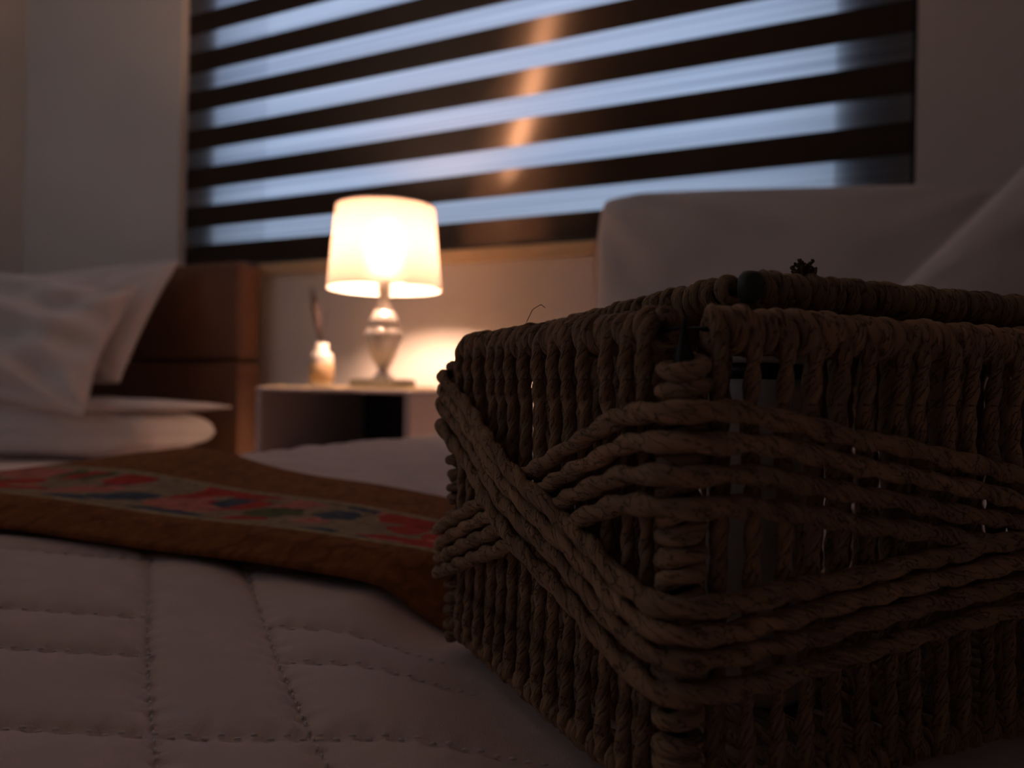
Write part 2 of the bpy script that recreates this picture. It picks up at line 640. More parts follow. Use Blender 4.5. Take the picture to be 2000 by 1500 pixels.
def H(X, Y):
    dv, dh, l, d, q = seam_info(X, Y)
    ds = np.minimum(dv, dh)
    lx, ly = bas_local(X, Y)
    inb = (lx > -0.012) & (lx < LX + .012) & (ly > -.012) & (ly < LY + .012)
    ox = np.maximum(np.maximum(-lx, lx - LX), 0)
    oy = np.maximum(np.maximum(-ly, ly - LY), 0)
    amp = 0.001 + 0.0032 * sstep(0.005, 0.06, np.hypot(ox, oy))
    puff = amp * (1 - np.exp(-ds / 0.009))
    along = np.where(dv < dh, d, l)
    dim = 0.0011 * np.exp(-(ds / 0.0018) ** 2) * (0.5 + 0.5 * np.cos(along * 2 * np.pi / 0.0052))
    wr = 0.0010 * npnoise(X, Y, 70, 5) * (ds > 0.002)
    # puckers beside the seams
    pk = 0.0007 * np.exp(-(ds / 0.006)) * np.sin(along * 2 * np.pi / 0.0105)
    return H0(X, Y) + puff - dim + (wr + pk) * sstep(.01, .05, np.hypot(ox, oy))


def ax(segs):
    out = []
    for a_, b_, st in segs:
        out.append(np.arange(a_, b_, st))
    out.append([segs[-1][1]])
    return np.concatenate(out)


# s axis runs from the drape below the left edge across the top
RC = 0.03
top = ax([(EDGE + RC, -0.62, .008), (-0.62, 0.02, .0022), (0.02, 0.2, .006), (0.2, 1.0, .03)])
Ys = ax([(-0.8, 0.02, .04), (0.02, 0.52, .0022), (0.52, 1.0, .006), (1.0, 1.66, .012)])
drape_n = 16
cols = []
for k in range(drape_n):           # hanging part, bottom to top
    cols.append(('d', k))
XX, YY = np.meshgrid(top, Ys, indexing='ij')
HH = H(XX, YY)
nt_, ny = XX.shape
topV = np.stack([XX, YY, HH + Z], -1)
he = HH[0]
dr = []
for k in range(10):                # hanging side
    f = k / 10
    zz = Z - 0.50 + f * (0.50 + he - RC)
    xx = EDGE - 0.012 * (1 - f) * (1 + np.sin(Ys * 21)) - 0.004
    dr.append(np.stack([np.broadcast_to(xx, Ys.shape), Ys, zz], -1))
for k in range(7):                 # rounded edge
    a_ = math.pi / 2 * k / 7
    dr.append(np.stack([np.full(Ys.shape, EDGE + RC - RC * math.cos(a_)), Ys, Z + he - RC + RC * math.sin(a_)], -1))
V = np.concatenate([np.array(dr), topV], 0)
cov = link('coverlet', mesh_np('coverlet', V.reshape(-1, 3), grid_faces(V.shape[0], ny)), MT['cotton'])
tag(cov, 'pale quilted coverlet spread over the near bed under the basket', 'coverlet')

# stitches: little thread capsules along the seams near the camera
def hz(x, y):
    return float(H(np.array([[x]]), np.array([[y]]))[0, 0])


pts = []
def inb_pt(x, y, mg):
    lx, ly = bas_local(x, y)
    return -mg < lx < LX + mg and -mg < ly < LY + mg


for v in VL:
    for d in np.arange(0.20, 0.62, 0.0052):
        q = v + 0.0025 * math.sin(d * 16 + v * 9)
        l = q - 0.50 * d
        if abs(l / d) > 0.75:
            continue
        p = R * l + A * d
        pts.append((p.x, p.y, R * -0.418 + A * 0.909))
strips = ((-.20, -.145), (0.012, 0.064), (.21, .263))
for h in HL:
    if h > 0.62 or h < .2:
        continue
    for l in np.arange(-0.45, 0.12, 0.0052):
        d = h + 0.0035 * math.sin(l * 17 + h * 30)
        q = l + 0.50 * d
        if abs(h - .2475) > .01 and any(a_ < q < b_ for a_, b_ in strips):
            continue
        if abs(l / d) > 0.75:
            continue
        p = R * l + A * d
        pts.append((p.x, p.y, R))
pts = [p for p in pts if not inb_pt(p[0], p[1], 0.01) and p[0] > EDGE + .04]
PX = np.array([p[0] for p in pts]); PY = np.array([p[1] for p in pts])
PH = H(PX[None], PY[None])[0]
Vs, Qs = [], []
for (x, y, t), h in zip(pts, PH):
    b = len(Vs) * 0
    c = Vector((x, y, Z + h + 0.0007))
    n_ = Vector((-t.y, t.x, 0))
    base = sum(len(v) for v in Vs[-0:]) if False else None
    ring = []
    for s_, rr in ((-.0013, .0001), (-.0009, .00045), (0, .00055), (.0009, .00045), (.0013, .0001)):
        for a_ in range(6):
            an = a_ * math.pi / 3
            ring.append(c + t * s_ + n_ * (rr * math.cos(an)) + U * (rr * math.sin(an) + (.0003 if abs(s_) < .001 else 0)))
    Vs.append(ring)
nv = 30
gf = grid_faces(5, 6, wrap=True)
Vall = np.array([[list(v) for v in r] for r in Vs]).reshape(-1, 3)
Qall = np.concatenate([gf + k * nv for k in range(len(Vs))])
st = link('stitching', mesh_np('stitching', Vall, Qall), MT['thread'], cov)
st['kind'] = 'stuff'
st['label'] = 'fine white stitches along the quilting seams'

# ------------------------------------------------------------------ bed runner
def runner_mat():
    m = mat('tapestry_runner', (0.3, 0.12, 0.04), 0.95, 0.1)
    n = m.node_tree
    p = n.nodes['Principled BSDF']
    t = n.nodes.new('ShaderNodeTexCoord')
    sp = n.nodes.new('ShaderNodeSeparateXYZ')
    n.links.new(t.outputs['UV'], sp.inputs[0])     # x: along the runner (m), y: across 0..1

    def ramp_from(sock, stops, interp='CONSTANT'):
        cr = n.nodes.new('ShaderNodeValToRGB')
        cr.color_ramp.interpolation = interp
        e = cr.color_ramp.elements
        e[0].position, e[0].color = stops[0][0], (*stops[0][1], 1)
        e[1].position, e[1].color = stops[1][0], (*stops[1][1], 1)
        for pos, c in stops[2:]:
            x = e.new(pos)
            x.color = (*c, 1)
        n.links.new(sock, cr.inputs[0])
        return cr
    br = (0.27, 0.105, 0.038)
    cm = (0.38, 0.30, 0.17)
    gr = (0.33, 0.25, 0.16)
    base = ramp_from(sp.outputs['Y'], [(0, br), (0.145, cm), (0.17, gr), (0.63, cm), (0.655, br)])
    # flowers
    mp = n.nodes.new('ShaderNodeMapping')
    mp.inputs['Scale'].default_value = (32, 6.2, 1)
    n.links.new(t.outputs['UV'], mp.inputs[0])
    nzw = n.nodes.new('ShaderNodeTexNoise')
    nzw.inputs['Scale'].default_value = 2.2
    n.links.new(mp.outputs[0], nzw.inputs['Vector'])
    mxv = n.nodes.new('ShaderNodeVectorMath')
    mxv.operation = 'MULTIPLY_ADD'
    mxv.inputs[1].default_value = (0.7, 0.7, 0)
    n.links.new(nzw.outputs['Color'], mxv.inputs[0])
    n.links.new(mp.outputs[0], mxv.inputs[2])
    vo = n.nodes.new('ShaderNodeTexVoronoi')
    vo.inputs['Scale'].default_value = 1.0
    n.links.new(mxv.outputs[0], vo.inputs['Vector'])
    pal = ramp_from(vo.outputs['Color'], [(0, (0.46, 0.06, 0.045)), (0.34, (0.075, 0.10, 0.14)), (0.47, (0.55, 0.19, 0.15)), (0.70, (0.12, 0.13, 0.06)), (0.76, (0.50, 0.05, 0.04))])
    ms = n.nodes.new('ShaderNodeMath')
    ms.operation = 'LESS_THAN'
    ms.inputs[1].default_value = 0.60
    n.links.new(vo.outputs['Distance'], ms.inputs[0])
    inb = ramp_from(sp.outputs['Y'], [(0, (0, 0, 0)), (0.19, (1, 1, 1)), (0.615, (0, 0, 0))])
    mm = n.nodes.new('ShaderNodeMath')
    mm.operation = 'MULTIPLY'
    n.links.new(ms.outputs[0], mm.inputs[0])
    n.links.new(inb.outputs[0], mm.inputs[1])
    mix = n.nodes.new('ShaderNodeMix')
    mix.data_type = 'RGBA'
    n.links.new(mm.outputs[0], mix.inputs['Factor'])
    n.links.new(base.outputs[0], mix.inputs['A'])
    n.links.new(pal.outputs[0], mix.inputs['B'])
    # petal modelling
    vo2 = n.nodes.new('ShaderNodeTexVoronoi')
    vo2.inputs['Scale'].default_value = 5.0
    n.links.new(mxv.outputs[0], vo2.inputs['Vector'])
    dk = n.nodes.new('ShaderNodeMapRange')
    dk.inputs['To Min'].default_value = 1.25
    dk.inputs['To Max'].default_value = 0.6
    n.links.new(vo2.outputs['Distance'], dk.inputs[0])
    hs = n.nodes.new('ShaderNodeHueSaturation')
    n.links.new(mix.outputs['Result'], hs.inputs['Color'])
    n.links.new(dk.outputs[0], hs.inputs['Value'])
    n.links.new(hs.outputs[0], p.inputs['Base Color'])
    # weave relief
    mp2 = n.nodes.new('ShaderNodeMapping')
    mp2.inputs['Scale'].default_value = (900, 250, 1)
    n.links.new(t.outputs['UV'], mp2.inputs[0])
    nb = n.nodes.new('ShaderNodeTexNoise')
    nb.inputs['Scale'].default_value = 1
    n.links.new(mp2.outputs[0], nb.inputs['Vector'])
    b = n.nodes.new('ShaderNodeBump')
    b.inputs['Strength'].default_value = 0.6
    b.inputs['Distance'].default_value = 0.001
    n.links.new(nb.outputs[0], b.inputs['Height'])
    n.links.new(b.outputs[0], p.inputs['Normal'])
    return m


MT['runner'] = runner_mat()


def runner():
    xs = ax([(EDGE + RC, 0.6, .006)])
    nd = 34
    vv = np.linspace(0, 1, 61)
    rows = []
    def yfront(x):
        return 0.325 + 0.19 * np.clip(x + .187, -.42, .04) + 0.004 * np.sin(x * 13)
    def yback(x):
        return 0.515 + 0.02 * sstep(.5, .66, -x) + 0.006 * np.sin(x * 11 + 1)
    Xc, Vc = np.meshgrid(xs, vv, indexing='ij')
    Y = yfront(Xc) * (1 - Vc) + yback(Xc) * Vc
    lx, ly = bas_local(Xc, Y)
    ox = np.maximum(np.maximum(-lx, lx - LX), 0)
    oy = np.maximum(np.maximum(-ly, ly - LY), 0)
    f = 1 - sstep(0.008, 0.05, np.hypot(ox, oy))
    hb = H0(Xc, Y) + 0.0045
    lift = 0.0065 + 0.004 * npnoise(Xc, Y, 22, 9)
    lift += 0.012 * np.exp(-((Xc + 0.60) ** 2) / (2 * .07 ** 2)) * sstep(.45, 1, Vc)      # ridge near the left edge
    lift += 0.013 * np.exp(-((Vc - .13) / .17) ** 2) * (0.75 + 0.25 * np.sin(Xc * 9 + 2)) - .004 * np.exp(-(Vc / .07) ** 2)   # front border slopes down
    lift = np.maximum(lift, 0.003)
    zt = hb + lift * (1 - f) + f * 0.0005
    Tn = 0.0042
    top_ = np.stack([Xc, Y, zt + Z], -1)
    # left drape over the bed edge
    dr_ = []
    xe, ye, ze = Xc[0], Y[0], zt[0]
    for k in range(nd):
        a_ = k / (nd - 1)
        if a_ > 0.55:
            th = (a_ - 0.55) / 0.45 * math.pi / 2
            rr = RC + 0.009
            dr_.append(np.stack([EDGE + RC - rr * math.cos(th) + 0 * xe, ye, Z + ze - rr + rr * math.sin(th)], -1))
        else:
            g = a_ / 0.55
            rr = RC + 0.009
            dr_.append(np.stack([EDGE + RC - rr - 0.016 * (1 - g) * (1 + np.sin(ye * 24)) + 0 * xe, ye, Z - 0.34 + g * (0.34 + ze - rr)], -1))
    T_ = np.concatenate([np.array(dr_)[:-1], top_], 0)
    n1, m1 = T_.shape[:2]
    s = np.r_[0, np.cumsum(np.linalg.norm(np.diff(T_[:, 30], axis=0), axis=1))]
    # thickness by offset along normals
    gu = np.gradient(T_, axis=0); gv = np.gradient(T_, axis=1)
    N_ = np.cross(gu, gv)
    N_ /= np.linalg.norm(N_, axis=2)[..., None]
    Bt = T_ - N_ * Tn
    # rounded front and back hems
    hem = 5
    strips_ = []
    uvs = []
    def dirv(j, jn):
        dd = T_[:, j] - T_[:, jn]
        return dd / np.linalg.norm(dd, axis=1)[:, None]
    full = []
    fv = []
    for k in range(hem):
        th = math.pi * (k + 0.5) / hem - math.pi / 2
        full.append(None)
    ringV = []
    ringU = []
    for j in range(m1):
        ringV.append(T_[:, j]); ringU.append(vv[j])
    db = dirv(m1 - 1, m1 - 2)
    for k in range(1, hem):
        th = math.pi * k / hem
        c = (T_[:, -1] + Bt[:, -1]) / 2
        ringV.append(c + N_[:, -1] * (Tn / 2 * math.cos(th)) + db * (Tn / 2 * math.sin(th))); ringU.append(0.99)
    for j in range(m1 - 1, -1, -1):
        ringV.append(Bt[:, j]); ringU.append(vv[j])
    df_ = dirv(0, 1)
    for k in range(1, hem):
        th = math.pi * k / hem
        c = (T_[:, 0] + Bt[:, 0]) / 2
        ringV.append(c - N_[:, 0] * (Tn / 2 * math.cos(th)) + df_ * (Tn / 2 * math.sin(th))); ringU.append(0.01)
    G = np.stack(ringV, 1)
    uu = np.array(ringU)
    n2, m2 = G.shape[:2]
    Q = grid_faces(n2, m2, wrap=True)
    i, j = np.meshgrid(np.arange(n2 - 1), np.arange(m2), indexing='ij')
    j2 = (j + 1) % m2
    UV = np.stack([np.stack([s[i], uu[j]], -1), np.stack([s[i], uu[j2]], -1), np.stack([s[i + 1], uu[j2]], -1), np.stack([s[i + 1], uu[j]], -1)], 2).reshape(-1, 2)
    return link('bed_runner', mesh_np('bed_runner', G.reshape(-1, 3), Q, UV), MT['runner'])


tag(runner(), 'brown tapestry bed runner with red and blue floral band across the near bed', 'bed runner')

# ------------------------------------------------------------------ beds
def bed(name, label, x0, x1, ztop, hx0, hx1, htop):
    b = thing(name, label, 'bed', ((x0 + x1) / 2, 0.7, 0))
    cx = (x0 + x1) / 2
    def bx(nm, bb, m, bev):
        x0_, x1_, y0_, y1_, z0_, z1_ = bb
        return box(nm, (x0_ - cx, x1_ - cx, y0_ - .7, y1_ - .7, z0_, z1_), m, b, bev)
    bx('mattress', (x0, x1, -1.0, 1.70, ztop - .24, ztop), MT['mattress'], .03)
    bx('bed_base', (x0 + .01, x1 - .01, -1.0, 1.72, .08, ztop - .245), MT['headboard'], .01)
    for lx in (x0 + .08, x1 - .08):
        for ly in (-.92, 1.6):
            bx('leg', (lx - .03, lx + .03, ly - .03, ly + .03, 0, .078), MT['wire'], .005)
    bx('headboard_panel', (hx0, hx1, 1.78, 1.875, htop - .315, htop), MT['headboard'], .018)
    bx('headboard_panel', (hx0, hx1, 1.78, 1.875, htop - .66, htop - .322), MT['headboard'], .012)
    bx('headboard_rail', (x0 + .1, x1 - .1, 1.70, 1.79, .15, .22), MT['headboard'], .004)
    return b


bed('bed', 'near bed with brown headboard holding the basket and coverlet', EDGE + .012, 1.05, Z - .160, -0.665, 1.05, Z + .372)
bed('bed', 'far left bed with brown panelled headboard beside the nightstand', -3.0, -1.86, Z - .262, -3.05, -1.835, Z + .374)

# left bed coverlet
def left_cover():
    xs = ax([(-2.98, -1.86, .03)])
    ys = ax([(-1.0, 1.66, .03)])
    X, Y = np.meshgrid(xs, ys, indexing='ij')
    Hh = Z - 0.248 + 0.004 * npnoise(X, Y, 12, 6)
    top_ = np.stack([X, Y, Hh], -1)
    dr_ = []
    for k in range(1, 9):
        dr_.append(np.stack([np.full(ys.shape, -1.845 + .006 * k / 8 * (1 + np.sin(ys * 17))), ys, Hh[-1] - 0.012 - k * .035], -1))
    T_ = np.concatenate([top_, np.array(dr_)], 0)
    return link('coverlet', mesh_np('coverlet', T_.reshape(-1, 3), grid_faces(T_.shape[0], len(ys))), MT['cotton'])


tag(left_cover(), 'pale coverlet on the far left bed under its pillows', 'coverlet')

# ------------------------------------------------------------------ pillows
def pillow(name, label, tl, tr, bl_, T, m, seed=1, group=None, wr=0.008, pinch=0.05, n=70, pw=.42, rnd=0.0, ns=7):
    """pillow whose top-left, top-right and bottom-left corners are at the given world points"""
    tl, tr, bl_ = Vector(tl), Vector(tr), Vector(bl_)
    ex = tr - tl
    ey = tl - bl_
    Wd, Hd = ex.length, ey.length
    ex.normalize()
    nz_ = ex.cross(ey).normalized()
    ey2 = nz_.cross(ex).normalized()
    sk = ey.normalized()
    c = (tl + tr + bl_ + (tr + bl_ - tl)) / 4
    u = np.sin(np.linspace(-1, 1, n) * math.pi / 2 * .97) / math.sin(math.pi / 2 * .97)
    UU, VV = np.meshgrid(u, u, indexing='ij')
    px = Wd / 2 * UU * (1 - pinch * (1 - VV ** 2))
    py = Hd / 2 * VV * (1 - pinch * 1.3 * (1 - UU ** 2))
    px = px * (1 - rnd * np.abs(VV) ** 7)
    py = py * (1 - rnd * 1.6 * np.abs(UU) ** 7)
    th = T / 2 * np.power(np.clip(1 - np.abs(UU) ** 2.6, 0, 1), pw) * np.power(np.clip(1 - np.abs(VV) ** 2.6, 0, 1), pw)
    rs = np.random.RandomState(seed)
    w_ = np.zeros(UU.shape)
    for k in range(9):     # folds radiating from the corners and seams
        cx_, cy_ = rs.choice([-1, 1]), rs.choice([-1, 1])
        an = np.arctan2(VV - cy_ * 1.15, UU - cx_ * 1.15)
        rr = np.hypot(VV - cy_ * 1.15, UU - cx_ * 1.15)
        w_ += np.sin(an * rs.uniform(9, 22) + rs.uniform(0, 6.3)) * np.exp(-rr / rs.uniform(.5, 1.1)) * .8
    w_ += npnoise(UU, VV, ns, seed + 20) * .9
    mask = np.clip(th / (T / 2), 0, 1)
    f = th + wr * w_ * mask
    bk = -th - wr * npnoise(UU, VV, 6, seed + 3) * mask
    def to_w(pz):
        P = np.zeros((n, n, 3))
        for k in range(3):
            P[..., k] = c[k] + px * ex[k] + py * sk[k] + pz * nz_[k]
        return P
    Fv, Bv = to_w(f), to_w(bk)
    root = bpy.data.objects.new(name, None)
    COL.objects.link(root)
    root.location = c
    root['label'] = label
    root['category'] = 'pillow'
    if group:
        root['group'] = group
    off = np.array(c)
    V = np.concatenate([Fv.reshape(-1, 3), Bv.reshape(-1, 3)]) - off
    q1 = grid_faces(n, n)
    q2 = grid_faces(n, n)[:, ::-1] + n * n
    o = link('pillowcase', mesh_np('pillowcase', V, np.concatenate([q1, q2])), m, root)
    # piped seam round the edge
    e = [Fv[i, 0] for i in range(n)] + [Fv[-1, j] for j in range(1, n)] + [Fv[i, -1] for i in range(n - 2, -1, -1)] + [Fv[0, j] for j in range(n - 2, 0, -1)]
    tube('seam', np.array(e + [e[0]]) - off, 0.0035, m, root, seg=8, step=.008)
    return root


# right bed: tall pillow propped on the headboard
pillow('pillow', 'tall grey pillow propped against the headboard of the near bed',
       W(1172, 380, 1.735), W(1968, 358, 1.40), W(1162, 640, 1.62) + Vector((0, -.03, -.205)), 0.17, MT['pillow_grey'], seed=4, wr=.013, pinch=.015, rnd=.045)
pillow('pillow', 'grey pillow leaning at right edge with diagonal seam above basket',
       W(2060, 268, 1.10), W(2330, 500, 1.02), W(1650, 665, 0.95), 0.14, MT['pillow_grey'], seed=8, wr=.004, pinch=.012)

# left bed
zt_ = Z - 0.235
pillow('pillow', 'thick boxy white pillow lying flat at bottom of far left bed pillows',
       (-2.43, 1.375, Z - .160), (-1.84, 1.69, Z - .160), (-2.53, 1.185, Z - .160), 0.145, MT['pillow'], seed=11, wr=.010, pinch=.012, pw=.24)
pillow('pillow', 'thin flat white pillow with pointed corner lying on the thick boxy one',
       (-2.43, 1.385, Z - .085), (-1.80, 1.72, Z - .085), (-2.54, 1.175, Z - .085), 0.050, MT['pillow'], seed=12, wr=.004, pinch=.045, pw=.4)
pillow('pillow', 'white pillow standing upright against far left headboard, rear of two',
       W(-130, 560, 2.78), W(350, 507, 2.42), W(-265, 770, 2.60), 0.13, MT['pillow'], seed=13, wr=.014, pinch=.04)
pillow('pillow', 'crumpled white pillow slumped in front of the upright one',
       W(-260, 500, 2.42), W(270, 555, 2.28), W(-400, 735, 2.26), 0.16, MT['pillow'], seed=17, wr=.052, pinch=.06, ns=9)

# ------------------------------------------------------------------ nightstand
NX0, NX1, NY0, NY1 = -1.437, -0.972, 1.45, 1.88
NT = Z - 0.019
ns = thing('nightstand', 'grey open-fronted nightstand between the two beds', 'nightstand', ((NX0 + NX1) / 2, (NY0 + NY1) / 2, 0))
cx_, cy_ = (NX0 + NX1) / 2, (NY0 + NY1) / 2


def nb(nm, b, m, bev=.003):
    return box(nm, (b[0] - cx_, b[1] - cx_, b[2] - cy_, b[3] - cy_, b[4], b[5]), m, ns, bev)


nb('tabletop', (NX0, NX1, NY0, NY1, NT - .009, NT), MT['stand'])
nb('side_panel', (NX0, NX0 + .018, NY0, NY1, .06, NT - .0095), MT['stand'])
nb('side_panel', (NX1 - .018, NX1, NY0, NY1, .06, NT - .0095), MT['stand'])
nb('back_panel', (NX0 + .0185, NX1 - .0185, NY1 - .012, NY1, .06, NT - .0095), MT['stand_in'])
nb('shelf', (NX0 + .0185, NX1 - .0185, NY0 + .004, NY1 - .0125, NT - .22, NT - .20), MT['stand'])
dr0 = nb('drawer', (NX0 + .0205, NX1 - .0205, NY0, NY0 + .35, .09, NT - .225), MT['stand'])
kn = tube('knob', [(0, NY0 - cy_, .3), (0, NY0 - cy_ - .02, .3)], .01, MT['wire'], dr0, step=.004)
nb('bottom_panel', (NX0 + .0185, NX1 - .0185, NY0 + .01, NY1 - .0125, .06, .08), MT['stand'])
for lx in (NX0 + .03, NX1 - .03):
    for ly in (NY0 + .03, NY1 - .03):
        nb('foot', (lx - .018, lx + .018, ly - .018, ly + .018, 0, .0595), MT['wire'])

# mat with a scalloped edge on the nightstand
def table_mat():
    n = 60
    t = np.linspace(0, 2 * np.pi, 4 * n, endpoint=False)
    hx, hy = 0.215, 0.185
    V = []
    for f, zz in ((0.0, .0018), (.5, .002), (.9, .0022), (1.0, .0032), (1.004, .0)):
        sc_ = 1 + 0.012 * np.abs(np.sin(t * 22)) * (f > .8)
        c, s = np.cos(t), np.sin(t)
        k = 1 / np.maximum(np.abs(c), np.abs(s))
        k = k * (1 - .04 * (k - 1))
        V.append(np.stack([hx * c * k * f * sc_, hy * s * k * f * sc_, np.full(t.shape, zz) + (f > .8) * .0012 * np.sin(t * 13) ** 2], -1))
    V = np.array(V)
    o = link('table_mat', mesh_np('table_mat', V.reshape(-1, 3), grid_faces(5, 4 * n, wrap=True)), MT['mat'])
    o.location = (cx_, cy_ - .022, NT + .0005)
    return o


tag(table_mat(), 'golden beige scalloped mat lying on the nightstand under the lamp', 'mat')

# ------------------------------------------------------------------ table lamp
LXP, LYP = -1.156, 1.60
lamp = thing('table_lamp', 'lit table lamp with white drum shade and faceted crystal body', 'lamp', (LXP, LYP, NT + .004))
box('base_plate', (-.06, .06, -.06, .06, 0, .022), MT['crystal_base'], lamp, bev=.003)
lathe('foot', [(.0001, .0222), (.026, .0222), (.026, .027), (.016, .034), (.012, .046), (.0001, .046)], 32, MT['crystal'], lamp)


def facet(nm, prof, seg, tw):
    return lathe(nm, prof, seg, MT['crystal'], lamp, smooth=False, twist=tw)


facet('crystal', [(.0001, .0462), (.014, .0462), (.030, .078), (.0001 + .046, .118), (.050, .134), (.040, .152), (.0001, .1525)], 8, math.pi / 8)
facet('crystal', [(.0001, .153), (.038, .153), (.043, .160), (.034, .178), (.022, .196), (.0001, .1965)], 8, math.pi / 8)
lathe('neck', [(.0001, .197), (.017, .197), (.019, .204), (.012, .211), (.011, .232), (.017, .238), (.017, .302), (.0001, .302)], 28, MT['white'], lamp)
# shade (open top and bottom, with thickness)
zb, zt2, rb, rt = .250, .455, .1430, .1240
ths = .0012
pr = [(rb, zb)] + [(rb + (rt - rb) * f, zb + (zt2 - zb) * f) for f in np.linspace(.1, 1, 9)]
shade = lathe('lamp_shade', pr, 96, MT['shade'], lamp)
for nm, r0, z0 in (('shade_hem', rb, zb), ('shade_hem', rt, zt2)):
    a_ = np.linspace(0, 2 * np.pi, 80)
    tube(nm, np.stack([r0 * np.cos(a_), r0 * np.sin(a_), np.full(80, z0)], 1), .0022, MT['white'], shade, seg=8, step=.01)
for k in range(3):
    a_ = k * 2.094 + .4
    tube('shade_spoke', [(.012 * math.cos(a_), .012 * math.sin(a_), .262), (.10 * math.cos(a_), .10 * math.sin(a_), .262), ((rb - .003) * math.cos(a_), (rb - .003) * math.sin(a_), .258)], .0015, MT['white'], lamp, seg=6)
# bulb
bp = [(.0001, .3025), (.013, .3025), (.013, .318), (.020, .335), (.029, .358), (.030, .373), (.026, .388), (.015, .400), (.0001, .404)]
bulb = lathe('light_bulb', bp, 24, MT['bulb'], lamp)
ctrl = tube('power_cord', [(-.02, .055, .006), (-.03, .10, .004), (-.03, .20, .003), (-.03, .285, .002), (-.03, .290, -.05), (-.03, .290, -.3)], .0025, MT['white'], lamp)

# ------------------------------------------------------------------ reed diffuser
P_ = W(628, 744, 2.0)
dif = thing('reed_diffuser', 'small white reed diffuser bottle with dark sticks left of lamp', 'diffuser', (P_.x, P_.y, NT + .004))
body = lathe('bottle', [(.0001, 0), (.028, 0), (.030, .004), (.030, .075), (.026, .086), (.016, .092), (.0155, .112), (.012, .113), (.0115, .095), (.0001, .094)], 36, MT['white'], dif)
lathe('label_band', [(.0303, .012), (.0308, .0125), (.0308, .060), (.0303, .0605)], 36, MT['label'], body)
lean = R * -1
for k, (dx, dyy, tp) in enumerate(((-.030, .0, .268), (-.026, .012, .262), (-.036, -.008, .258), (-.022, .004, .255), (-.03, -.014, .264), (.018, .01, .235))):
    d_ = R * dx + A * dyy
    tube('reed', [(.004 * math.cos(k * 2), .004 * math.sin(k * 2), .096), (d_.x, d_.y, tp)], 0.0030 if k < 5 else .0009, MT['reed'], dif, seg=6, step=.05)

# ------------------------------------------------------------------ woven basket
bas = thing('woven_basket', 'brown twisted paper cord basket with crossing diagonal bands on coverlet', 'basket', (BX, BYY, Z + BZ), rot=BANG)
RR = 0.0029
corners = [(0, 0), (LX, 0), (LX, LY), (0, LY)]


def helix(p0, p1, rad, pitch, ph=0, jit=.12, seed=0):
    p0, p1 = np.array(p0, float), np.array(p1, float)
    L = np.linalg.norm(p1 - p0)
    t = (p1 - p0) / L
    a = np.array([0, 0, 1.0]) if abs(t[2]) < .9 else np.array([1.0, 0, 0])
    n0 = a - t * np.dot(a, t); n0 /= np.linalg.norm(n0)
    b0 = np.cross(t, n0)
    N = int(L / pitch * 22)
    s = np.linspace(0, L, N)
    rs = np.random.RandomState(seed)
    K = max(4, int(L / pitch / 1.2))
    kk = np.linspace(0, L, K)
    js = np.interp(s, kk, rs.uniform(-1, 1, K)) * pitch * .28
    jr = 1 + np.interp(s, kk, rs.uniform(-1, 1, K)) * jit
    an = 2 * np.pi * s / pitch + ph
    tilt = np.interp(s, kk, rs.uniform(-1, 1, K)) * .35
    return p0 + (s + js * np.minimum(1, np.minimum(s, L - s) / pitch))[:, None] * t + (rad * jr)[:, None] * (np.cos(an)[:, None] * n0 + np.sin(an)[:, None] * b0) + (np.sin(an) * tilt * rad)[:, None] * t


# corner posts: wire core and wrapped cord
for k, (x, y) in enumerate(corners):
    tube('post_wire', [(x, y, -.002), (x, y, HB + .003)], .0027, MT['wire'], bas, seg=10, step=.01)
    rope('corner_wrap', helix((x, y, .001), (x, y, HB - .0075), .0047, .0062, ph=k, seed=30 + k), RR * 1.08, MT['rope'], bas, pitch=.03, step=.0013, seg=12, seed=k)
# rims: wire and wrapped cord on the four sides, top and bottom
sides = []
for k in range(4):
    a_, b_ = np.array(corners[k]), np.array(corners[(k + 1) % 4])
    L = np.linalg.norm(b_ - a_)
    t = (b_ - a_) / L
    sides.append((a_, b_, t, L))
    p0 = a_ + t * .0075
    p1 = b_ - t * .0075
    tube('rim_wire', [(*a_, HB), (*b_, HB)], .0022, MT['wire'], bas, seg=8, step=.02)
    rope('rim_wrap', helix((*p0, HB), (*p1, HB), .0043, .0061, ph=k * 1.1, seed=50 + k), RR * 1.02, MT['rope'], bas, pitch=.03, step=.0013, seg=12, seed=9 + k)
    rope('base_wrap', helix((*p0, .0045), (*p1, .0045), .0030, .0061, seed=70 + k), RR * .9, MT['rope'], bas, pitch=.03, step=.002, seg=10, seed=19 + k)

# upright cords (shared meshes), on each side outside the wires
up = []
for v in range(6):
    zz = np.linspace(.004, HB + .0045, 40)
    rs = np.random.RandomState(100 + v)
    kx = np.interp(zz, np.linspace(0, .14, 6), rs.uniform(-1, 1, 6) * .0011)
    out_ = -.0036 - .0022 * sstep(HB - .030, HB - .006, zz) + .0045 * sstep(HB - .002, HB + .0045, zz) + np.interp(zz, np.linspace(0, .14, 5), rs.uniform(-1, 1, 5) * .0007)
    P = np.stack([kx, out_, zz], 1)
    V, Q, UV = rope_data(P, RR * .86, pitch=rs.uniform(.020, .027), seg=14, step=.0011, phase=v * 1.1, rough=.12, seed=v)
    me = mesh_np('upright_cord', V, Q, UV)
    me.polygons.foreach_set('use_smooth', np.ones(len(me.polygons), dtype=bool))
    me.materials.append(MT['rope'])
    up.append(me)
outn = [(0, 0), (math.pi / 2,), (math.pi,), (3 * math.pi / 2,)]
kk = 0
